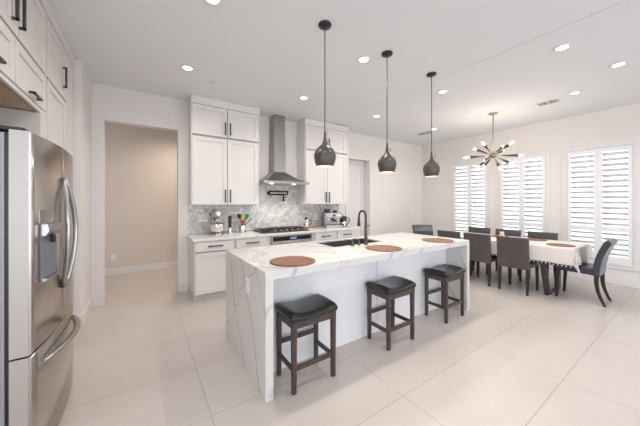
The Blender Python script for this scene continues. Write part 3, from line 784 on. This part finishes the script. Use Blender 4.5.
# tablecloth
def cloth():
    a = (TX1 - TX0) / 2 + .006; b = (TY1 - TY0) / 2 + .006; cx, cy = (TX0 + TX1) / 2, (TY0 + TY1) / 2; D = .245; zt = TZ + .0035
    S = []
    def axis(L, n):
        v = [-(L + D) + D * i / 10 for i in range(10)] + [-L + 2 * L * i / n for i in range(n + 1)] + [L + D * (i + 1) / 10 for i in range(10)]
        return v
    us = axis(a, 22); vs_ = axis(b, 44); vs = []
    for v in vs_:
        for u in us:
            dx = max(0, abs(u) - a); dy = max(0, abs(v) - b); sx = 1 if u > 0 else -1; sy = 1 if v > 0 else -1
            d = (dx ** 1.45 + dy ** 1.45) ** (1 / 1.45)
            x = cx + sx * min(abs(u), a); y = cy + sy * min(abs(v), b)
            rip = 0
            if dx > 0 and dy == 0: rip = .012 * math.sin(v * 13 + 1) * dx / D + .018 * dx / D
            if dy > 0 and dx == 0: rip = .016 * math.sin(u * 19) * dy / D + .02 * dy / D
            drop = max(0, d - .008) if d > 0 else 0
            if dx > 0 and dy > 0:
                m = min(dx, dy) / D; out = .02 * d / D
                ang = math.atan2(dy, dx)                         # 0 along x side, pi/2 along y side
                fold = math.sin(2 * ang)
                x += sx * (out * math.cos(ang) + .065 * fold * d / (D * 1.41)); y += sy * (out * math.sin(ang) + .065 * fold * d / (D * 1.41))
            elif dx > 0: x += sx * (rip + .003)
            elif dy > 0: y += sy * (rip + .003)
            vs.append((x, y, zt - drop * .985))
    nu = len(us); fs = []
    for j in range(len(vs_) - 1):
        for i in range(nu - 1): fs.append((j * nu + i, j * nu + i + 1, (j + 1) * nu + i + 1, (j + 1) * nu + i))
    mb = MB(); mb.add(vs, fs, True)
    edge = [vs[j * nu] for j in range(10, len(vs_) - 10)]        # near long hem
    edge2 = [vs[j * nu + nu - 1] for j in range(10, len(vs_) - 10)]
    return mb, edge, edge2
cm, e1, e2 = cloth()
tc = thing('tablecloth', 'off white linen tablecloth with pompom fringe draped over the dining table', 'tablecloth', (5.385, 2.05, TZ))
clo = cm.build('cloth', 'cloth', tc); sm = clo.modifiers.new('thick', 'SOLIDIFY'); sm.thickness = .0022; sm.offset = 0
fg = MB(); bd = MB()
for e, s_ in ((e1, -1), (e2, 1)):
    fg = MB(); bd = MB()
    for k in range(len(e) - 1):
        p, q2 = Vector(e[k]), Vector(e[k + 1])
        fg.add([p + Vector((s_ * .003, 0, .004)), q2 + Vector((s_ * .003, 0, .004)), q2 + Vector((s_ * .003, 0, -.026)), p + Vector((s_ * .003, 0, -.026)),
                p + Vector((s_ * .0055, 0, .004)), q2 + Vector((s_ * .0055, 0, .004)), q2 + Vector((s_ * .0055, 0, -.026)), p + Vector((s_ * .0055, 0, -.026))],
               [(0, 1, 2, 3), (7, 6, 5, 4), (0, 4, 5, 1), (3, 2, 6, 7)])
        c = (p + q2) / 2 + Vector((s_ * .010, 0, -.012))
        bd.loft([[(c.x + .0085 * math.cos(th_) * math.cos(a), c.y + .0085 * math.cos(th_) * math.sin(a), c.z + .0085 * math.sin(th_)) for a in [2 * PI * i / 8 for i in range(8)]] for th_ in (-1.4, -.7, 0, .7, 1.4)])
    fgo = fg.build('fringe', 'fringe_dark', tc); b0 = bd.build('pompoms', 'cotton', fgo); b0['kind'] = 'stuff'


ZC = TZ + .0062
placemat(5.21, 1.235, ZC, .165, 'mat_red', 'round rust placemat at the near end of the dining table by the slate chair', 'placemats on the dining table')
placemat(5.60, 1.66, ZC, .165, 'mat_red', 'round brown placemat on the window side of the dining table', 'placemats on the dining table')
placemat(5.60, 2.22, ZC, .165, 'mat_red', 'round brown placemat on the dining table, seen between the near chair backs', 'placemats on the dining table')
cdl = thing('glass_vase', 'small rose tinted glass vase at the middle of the dining table', 'vase', (5.33, 2.06, ZC))
MB().lathe([(.035, ZC + .0005), (.045, ZC + .01), (.05, ZC + .05), (.028, ZC + .09), (.035, ZC + .11)], 5.33, 2.06, 20).build('body', 'glassware', cdl)
MB().lathe([(.0352, ZC + .109), (.038, ZC + .117), (.033, ZC + .118)], 5.33, 2.06, 20).build('rim', 'white_cer', cdl)
tag(MB().lathe([(.05, ZC + .0005), (.052, ZC + .005), (.046, ZC + .007)], 5.10, 1.52, 24, sx=1.0, sy=1.25).build('coaster', 'white_cer'), 'small pale oval coaster on the tablecloth beside the nearest taupe chair', 'coaster')

# ------------------------------------------------------------------ pendants
def pendant():
    r = thing('pendant_lamp', 'x', 'pendant lamp', (0, 0, 0), 'pendant lamps over the island')
    MB().lathe([(.058, CEIL - .001), (.060, CEIL - .010), (.056, CEIL - .020), (.012, CEIL - .026), (.006, CEIL - .032)][::-1], 0, 0, 24).build('ceiling_canopy', 'black', r)
    MB().tube([(0, 0, 2.05), (0, 0, CEIL - .03)], .0042, 8).build('cord', 'black', r)
    prof = [(.009, 2.055), (.011, 2.02), (.017, 1.975), (.030, 1.940), (.060, 1.914), (.087, 1.885), (.099, 1.852), (.100, 1.820), (.094, 1.787), (.084, 1.758), (.076, 1.740)]
    inner = [(.073, 1.741), (.081, 1.760), (.090, 1.786), (.096, 1.812), (.095, 1.838), (.086, 1.870), (.062, 1.898), (.02, 1.92)]
    MB().lathe(prof[::-1], 0, 0, 32, caps=False).lathe([(.0765, 1.740), (.0728, 1.7405)], 0, 0, 32, caps=False).build('shade', 'pendant', r)
    MB().lathe(inner, 0, 0, 32, caps=False).build('shade_lining', 'pendant_in', r)
    MB().lathe([(.001, 1.775), (.022, 1.785), (.03, 1.805), (.028, 1.828), (.014, 1.855), (.013, 1.90)], 0, 0, 16).build('bulb', 'bulb', r)
    MB().tube([(.022, -.016, 1.97), (.03, -.022, 1.975), (.03, -.022, 2.0)], .004, 6).build('clip', 'black', r)
    L = bpy.data.lights.new('pendant_glow', 'SPOT'); L.energy = 5; L.color = (1, .84, .62); L.spot_size = 2.3; L.spot_blend = .5; L.shadow_soft_size = .04
    lo = bpy.data.objects.new('pendant_glow', L); C.objects.link(lo); lo.parent = r; lo.location = (0, 0, 1.765)
    return r
pd = pendant()
for i, (x, lb) in enumerate(((1.367, 'dark bulbous pendant lamp over the island nearest the waterfall end with outlet'), (2.19, 'dark bulbous pendant lamp over the island, middle of three'), (3.005, 'dark bulbous pendant lamp over the island nearest the dining area'))):
    o = pd if i == 0 else copy_tree(pd); o.location = (x, 1.94, 0); o['label'] = lb

# ------------------------------------------------------------------ chandelier
HX, HY, HZ = 5.30, 2.19, 2.27; CD = CEIL + .012
cdn = thing('chandelier', 'starburst chandelier with walnut arms and glowing bulbs over the dining table', 'chandelier', (HX, HY, HZ))
MB().lathe([(.01, CD - .035), (.03, CD - .028), (.07, CD - .020), (.072, CD - .001)], HX, HY, 24).build('ceiling_canopy', 'brass', cdn)
MB().tube([(HX, HY, HZ + .04), (HX, HY, CD - .02)], .009, 10).build('stem', 'brass', cdn)
MB().lathe([(.004, HZ - .055), (.032, HZ - .048), (.055, HZ - .025), (.062, HZ), (.055, HZ + .025), (.032, HZ + .048), (.012, HZ + .055)], HX, HY, 20).build('hub', 'brass', cdn)
Fv = Vector((math.cos(YAW), math.sin(YAW), 0)); Rv = Vector((math.sin(YAW), -math.cos(YAW), 0)); Uv = Vector((0, 0, 1))
tips = [(482.3, 142.3, -1), (474, 148.8, 1), (464.1, 157.8, -1), (513.8, 141.5, -1), (503.1, 146.2, 1), (503.8, 150.3, 1), (523.2, 155.4, 1), (513.8, 164.8, -1), (501, 169.7, -1), (483.8, 166.8, 1), (484.3, 160.7, 1), (475.9, 168.5, -1)]
def arm_dir(u, v, s_, L=.56):
    """direction of the arm whose tip, L from the hub, lies on the sight line measured in the photograph"""
    C0 = Vector((0, 0, CAM_H)); H0 = Vector((HX, HY, HZ))
    ray = (Fv + Rv * (u - 320) / F_PX - Uv * (v - Y0) / F_PX).normalized()
    w_ = H0 - C0; tc_ = w_.dot(ray); h2 = w_.length_squared - tc_ * tc_
    dl_ = math.sqrt(max(0, L * L - h2))
    return (C0 + ray * (tc_ + s_ * dl_) - H0).normalized()
for u_, v_, s_ in tips:
    dirn = arm_dir(u_, v_, s_); H0 = Vector((HX, HY, HZ))
    P = lambda t: H0 + dirn * t
    ar = MB().tube([P(.05), P(.30)], .0055, 8).build('arm', 'brass', cdn)
    MB().tube([P(.17), P(.46)], [.011, .026], 12).build('socket', 'walnut', ar)
    MB().tube([P(.461), P(.475), P(.50), P(.53), P(.56), P(.575)], [.013, .015, .018, .019, .011, .003], 12).build('bulb', 'bulb', ar)
for dx in (0,):
    L = bpy.data.lights.new('chandelier_glow', 'POINT'); L.energy = 12; L.color = (1, .86, .70); L.shadow_soft_size = .45
    lo = bpy.data.objects.new('chandelier_glow', L); C.objects.link(lo); lo.parent = cdn; lo.location = (0, 0, .0)

# ------------------------------------------------------------------ ceiling fittings
def downlight():
    r = thing('recessed_light', 'x', 'ceiling light', (0, 0, 0), 'recessed ceiling lights')
    MB().lathe([(.050, -.001), (.078, -.001), (.080, -.004), (.074, -.010), (.056, -.012), (.050, -.006)], n=28, caps=False).build('trim_ring', 'trim', r)
    MB().lathe([(.0495, -.001), (.0495, -.006), (.03, -.0075)][::-1], n=28).build('lens', 'lens', r)
    L = bpy.data.lights.new('downlight', 'SPOT'); L.energy = DOWNLIGHT_W; L.color = (1, .95, .90); L.spot_size = 2.8; L.spot_blend = .8; L.shadow_soft_size = .06
    lo = bpy.data.objects.new('downlight', L); C.objects.link(lo); lo.parent = r; lo.location = (0, 0, -.02)
    return r
dl = downlight()
LP = [(.455, 2.19, 'recessed light cut by the top edge of the picture, nearest the refrigerator'), (.445, 3.49, 'recessed light in front of the hall opening, left of the upper cabinets'),
      (2.06, 3.49, 'recessed light above the kitchen aisle in front of the range hood'), (2.065, 2.17, 'recessed light above the island between the first two pendants'),
      (3.64, .85, 'recessed light, largest on the dining side, closest to the camera'), (4.64, .585, 'recessed light at the far right edge of the dining ceiling'),
      (5.31, 1.10, 'recessed light between the chandelier vent and the right window wall'), (3.645, 2.17, 'recessed light just past the third pendant on the dining side'),
      (3.65, 3.49, 'recessed light between second and third pendant cords near the pantry door'), (5.35, 3.39, 'recessed light in the far corner beside the small dark vent')]
LP += [(.45, .85, 'added unseen recessed light over the floor in front of the refrigerator side, nearest the camera'), (2.06, .85, 'added unseen recessed light over the walkway in front of the first two stools')]  # unseen pair carrying on the ceiling grid, added for front fill
for i, (x, y, lb) in enumerate(LP):
    o = dl if i == 0 else copy_tree(dl); o.location = (x, y, CEIL + (.012 if x > 3.23 else 0)); o['label'] = lb
def vent(x, y, lx, ly, label):
    z = CEIL + .012; t = thing('ceiling_vent', label, 'vent', (x, y, z), 'ceiling air vents')
    bx(x - lx / 2 + .02, x + lx / 2 - .02, y - ly / 2 + .02, y + ly / 2 - .02, z - .003, z - .001).build('backing', 'vent_dark', t)
    f = MB(); q = .022
    f.box(x - lx / 2, x + lx / 2, y - ly / 2, y - ly / 2 + q, z - .012, z - .001); f.box(x - lx / 2, x + lx / 2, y + ly / 2 - q, y + ly / 2, z - .012, z - .001)
    f.box(x - lx / 2, x - lx / 2 + q, y - ly / 2 + q, y + ly / 2 - q, z - .012, z - .001); f.box(x + lx / 2 - q, x + lx / 2, y - ly / 2 + q, y + ly / 2 - q, z - .012, z - .001)
    f.build('frame', 'vent', t)
    s = MB(); n = 3
    for i in range(n):
        yy = y - ly / 2 + q + (i + .5) * (ly - 2 * q) / n; s.beam((x - lx / 2 + q, yy, z - .008), (x + lx / 2 - q, yy, z - .008), .016, .002)
    s.box(x - lx / 2 + q, x + lx / 2 - q, y - .012, y + .012, z - .010, z - .003); s.build('slats', 'vent', t)
vent(5.46, 1.45, .17, .27, 'white rectangular ceiling vent between chandelier and windows')
vent(5.50, 3.72, .20, .36, 'dark slotted ceiling vent in the far corner behind the third pendant')
tag(MB().lathe([(.030, CEIL - .016), (.042, CEIL - .012), (.048, CEIL - .0005)], .81, 3.72, 24).build('sprinkler_cover', 'trim'), 'small white round ceiling cover in front of the left upper cabinet', 'ceiling cover')
tag(MB().lathe([(.030, CEIL - .004), (.042, CEIL - .002), (.044, CEIL + .0115)], 4.59, 3.76, 24).build('sprinkler_cover', 'trim'), 'small white round ceiling cover near the pantry door', 'ceiling cover')

# ------------------------------------------------------------------ outlets and switches
def plate(x, z, y, wd, ht, n, label, name='wall_outlet', cat='outlet'):
    t = thing(name, label, cat, (x, y, z - ht / 2))
    bx(x - wd / 2, x + wd / 2, y - .006, y - .0005, z - ht / 2, z + ht / 2).build('cover_plate', 'white_plastic', t, bevel=.002, seg=1)
    for i in range(n):
        cx = x + (i - (n - 1) / 2) * wd / n
        bx(cx - .016, cx + .016, y - .0085, y - .0062, z - .033, z + .033).build('rocker' if name != 'wall_outlet' else 'socket', 'trim', t)
plate(.823, 1.155, YB - .013, .155, .118, 3, 'wide white outlet plate on the backsplash behind the stand mixer')
plate(3.03, 1.10, YB - .013, .118, .118, 2, 'white outlet plate on the backsplash left of the espresso machine')
plate(5.246, 1.14, YB, .075, .118, 1, 'white switch plate on the wall right of the pantry door', 'light_switch', 'switch')
plate(6.23, 1.14, YB, .075, .118, 1, 'white switch plate on the wall near the far dining corner', 'light_switch', 'switch')
plate(-.47, .36, 6.45, .075, .118, 1, 'low white outlet on the hall wall beyond the opening')

# ------------------------------------------------------------------ things on the counter
Z = CT + .0006
mx = thing('stand_mixer', 'silver stand mixer with steel bowl at left end of the counter', 'mixer', (.93, 4.42, CT))
MB().loft([[(.93 + a * math.cos(t), 4.40 + b * math.sin(t), z) for t in [2 * PI * k / 28 for k in range(28)]] for a, b, z in ((.105, .165, Z), (.11, .17, Z + .008), (.105, .165, Z + .022))]).build('base', 'steel', mx)
MB().loft([[(.93 + a * math.cos(t), 4.515 + b * math.sin(t), z) for t in [2 * PI * k / 20 for k in range(20)]] for a, b, z in ((.055, .05, Z + .021), (.045, .042, Z + .12), (.048, .045, Z + .26))]).build('column', 'steel', mx)
hdm = MB(Matrix.Translation((.93, 4.41, Z + .315)) @ Matrix.Rotation(PI / 2, 4, 'X'))
hdm.lathe([(.01, -.155), (.048, -.14), (.066, -.08), (.070, 0), (.066, .08), (.058, .13), (.04, .155), (.03, .160)], n=26); hdm.build('head', 'steel', mx)
MB(Matrix.Translation((.93, 4.25, Z + .315)) @ Matrix.Rotation(PI / 2, 4, 'X')).lathe([(.030, .0), (.030, .012), (.022, .016)], n=18).build('hub_cap', 'chrome', mx)
MB().lathe([(.045, Z + .023), (.06, Z + .03), (.095, Z + .07), (.106, Z + .12), (.108, Z + .168), (.104, Z + .168), (.10, Z + .12), (.05, Z + .04)], .93, 4.34, 30).build('bowl', 'chrome', mx)
MB().tube([(1.035, 4.34, Z + .155), (1.075, 4.34, Z + .15), (1.078, 4.34, Z + .09), (1.02, 4.34, Z + .06)], .007).build('bowl_handle', 'chrome', mx)
MB().tube([(.862, 4.42, Z + .30), (.845, 4.42, Z + .30)], .012).build('speed_knob', 'plastic', mx)
MB().lathe([(.02, Z + .165), (.012, Z + .25)], .93, 4.34, 12).build('beater_shaft', 'chrome', mx)
pm = thing('pepper_grinder', 'tall black electric grinder with steel base right of the mixer', 'grinder', (1.215, 4.40, CT))
MB().lathe([(.038, Z), (.04, Z + .02), (.036, Z + .07), (.026, Z + .10)], 1.215, 4.40, 20).build('base', 'chrome', pm)
MB().lathe([(.026, Z + .101), (.022, Z + .13), (.025, Z + .20), (.028, Z + .26), (.022, Z + .275)], 1.215, 4.40, 20).build('body', 'plastic', pm)
ckr = MB().lathe([(.056, Z), (.058, Z + .006), (.052, Z + .03), (.057, Z + .125), (.053, Z + .125), (.048, Z + .03), (.02, Z + .012)], 1.40, 4.42, 24).build('utensil_crock', 'steel')
tag(ckr, 'round steel crock holding coloured cooking utensils on the counter', 'utensil holder')
def utensil(name, dx, dy, tx, ty, h, m, kind, label, hm='black'):
    x, y = 1.40, 4.42; a = Vector((x + dx, y + dy, Z + .045)); b = Vector((x + tx, y + ty, Z + h)); d = (b - a).normalized()
    t = thing(name, label, 'utensil', tuple(a), 'utensils in the crock')
    MB().tube([a, b - d * .06], .0055, 8).build('handle', hm, t)
    if kind == 'spoon': MB().tube([b - d * .062, b - d * .045, b - d * .015, b + d * .015, b + d * .022], [.006, .024, .034, .026, .008], 12, flat=(1, .5)).build('head', m, t)
    else: MB().tube([b - d * .062, b - d * .05, b + d * .03, b + d * .036], [.008, .028, .034, .026], 8, flat=(1, .3)).build('head', m, t)
utensil('ladle', .02, 0, -.060, -.01, .30, 'plastic', 'spoon', 'black ladle leaning left in the steel crock')
utensil('spatula', .0, .005, .018, .0, .27, 'yellow', 'spat', 'yellow spatula standing in the steel crock')
utensil('spatula', -.02, .01, .088, .02, .275, 'teal', 'spat', 'teal spatula in the steel crock, between yellow and green ones')
utensil('cooking_spoon', -.03, -.010, .130, -.05, .225, 'green', 'spoon', 'green spoon leaning furthest right in the steel crock')
utensil('spatula', -.01, -.015, .0, -.04, .175, 'red', 'spat', 'short red spatula low in the steel crock')
cb = MB().lathe([(.128, Z), (.13, Z + .004), (.13, Z + .018), (.127, Z + .022)], 2.80, 4.43, 30, sx=1.1, sy=.8).build('chopping_board', 'board'); tag(cb, 'thick brown wooden board on the counter right of the cooktop', 'board')
kt = thing('milk_pitcher', 'small steel pitcher with black lid on the wooden board', 'pitcher', (2.73, 4.42, CT + .023))
zk = Z + .0228
MB().lathe([(.045, zk), (.055, zk + .02), (.055, zk + .07), (.038, zk + .11), (.036, zk + .135)], 2.73, 4.42, 22).build('body', 'chrome', kt)
MB().lathe([(.038, zk + .1355), (.036, zk + .148), (.012, zk + .155), (.014, zk + .175), (.008, zk + .18)], 2.73, 4.42, 18).build('lid', 'plastic', kt)
MB().tube([(2.78, 4.41, zk + .12), (2.825, 4.40, zk + .11), (2.82, 4.40, zk + .05), (2.785, 4.41, zk + .03)], .006).build('handle', 'plastic', kt)
MB().tube([(2.69, 4.40, zk + .08), (2.66, 4.39, zk + .12)], [.012, .007]).build('spout', 'chrome', kt)

em = thing('espresso_machine', 'steel espresso machine with black bean hopper on the counter', 'espresso machine', (3.17, 4.42, CT))
MB().box(3.00, 3.34, 4.42, 4.60, Z + .012, Z + .30).build('back_body', 'hood_steel', em, bevel=.006)
MB().box(3.00, 3.34, 4.27, 4.42, Z + .20, Z + .30).build('top_head', 'hood_steel', em, bevel=.006)
MB().box(2.978, 2.998, 4.27, 4.60, Z + .005, Z + .305).build('side_panel', 'hood_steel', em, bevel=.004)
MB().box(3.00, 3.34, 4.235, 4.419, Z + .004, Z + .055).build('drip_tray', 'steel', em, bevel=.004)
gr = MB(); gr.box(3.01, 3.33, 4.245, 4.41, Z + .0555, Z + .060); gr.build('drip_grille', 'plastic', em)
MB().lathe([(.034, Z + .150), (.034, Z + .199)], 3.20, 4.34, 20).build('group_head', 'chrome', em)
pfh = MB().lathe([(.032, Z + .125), (.036, Z + .1495)], 3.20, 4.34, 20); pfh.tube([(3.20, 4.31, Z + .137), (3.20, 4.21, Z + .128)], [.010, .013]); pfh.build('portafilter', 'plastic', em)
MB().tube([(3.05, 4.30, Z + .199), (3.05, 4.29, Z + .14), (3.06, 4.28, Z + .09)], .005).build('steam_wand', 'chrome', em)
MB(Matrix.Translation((3.17, 4.2685, Z + .25)) @ Matrix.Rotation(PI / 2, 4, 'X')).lathe([(.024, 0), (.024, .008), (.018, .010)], n=20).build('pressure_gauge', 'plastic', em)
for k in range(2): MB(Matrix.Translation((3.24 + k * .05, 4.2685, Z + .25)) @ Matrix.Rotation(PI / 2, 4, 'X')).lathe([(.012, 0), (.011, .006)], n=14).build('button', 'chrome', em)
MB().lathe([(.05, Z + .3005), (.062, Z + .325), (.064, Z + .375), (.055, Z + .38)], 3.075, 4.47, 20).build('bean_hopper', 'frosted', em)
MB().lathe([(.035, Z + .3005), (.042, Z + .34), (.040, Z + .345)], 3.245, 4.47, 18).build('tamper', 'plastic', em)
MB().lathe([(.012, Z + .0), (.012, Z + .012)], 3.03, 4.57, 10).lathe([(.012, Z), (.012, Z + .012)], 3.31, 4.57, 10).build('foot', 'plastic', em)
jg = thing('coffee_pot', 'black and chrome coffee pot right of the espresso machine', 'coffee pot', (3.47, 4.36, CT))
MB().lathe([(.062, Z), (.068, Z + .01), (.070, Z + .10), (.058, Z + .17), (.05, Z + .185)], 3.475, 4.36, 24).build('body', 'plastic', jg)
MB().lathe([(.0715, Z + .045), (.0722, Z + .05), (.0722, Z + .075), (.0715, Z + .08)], 3.475, 4.36, 24, caps=False).build('band', 'chrome', jg)
MB().loft([[(3.475 + (.074) * math.cos(t), 4.36 + .074 * math.sin(t), z) for t in [-2.1 + .13 * k for k in range(5)]] + [(3.475 + .071 * math.cos(t), 4.36 + .071 * math.sin(t), z) for t in [-1.58 - .13 * k for k in range(5)]] for z in (Z + .012, Z + .10)], False).build('chrome_strip', 'chrome', jg)
MB().lathe([(.051, Z + .186), (.049, Z + .20), (.012, Z + .207), (.010, Z + .22)], 3.475, 4.36, 20).build('lid', 'chrome', jg)
MB().tube([(3.525, 4.34, Z + .165), (3.585, 4.33, Z + .15), (3.585, 4.33, Z + .06), (3.540, 4.34, Z + .03)], .009).build('handle', 'plastic', jg)

for o, dx, dy, k in ((mx, .045, .02, 1.06), (pm, -.02, .02, 1.06), (em, .085, .02, 1.0), (jg, .075, 0, 1.18), (kt, -.03, .05, 1.15)):
    o.location.x += dx; o.location.y += dy; o.scale = (k, k, k)
cb.location.y += .05
em.rotation_euler = (0, 0, math.radians(-22)); em.location.y -= .085
# unseen hall lamp, added to brighten the space beyond the opening
hl = thing('recessed_light', 'added unseen recessed light brightening the hall beyond the opening', 'ceiling light', (.7, 5.6, 3.03))
MB().lathe([(.060, 3.029), (.078, 3.029), (.074, 3.020), (.060, 3.022)], .7, 5.6, 24, caps=False).build('trim_ring', 'trim', hl)
MB().lathe([(.03, 3.023), (.0595, 3.0235), (.0595, 3.029)], .7, 5.6, 24).build('lens', 'lens', hl)
L = bpy.data.lights.new('hall_fill', 'SPOT'); L.energy = 62; L.color = (1, .86, .72); L.spot_size = 2.8; L.spot_blend = 1; L.shadow_soft_size = .1
lo = bpy.data.objects.new('hall_fill', L); C.objects.link(lo); lo.parent = hl; lo.location = (0, 0, -.03)
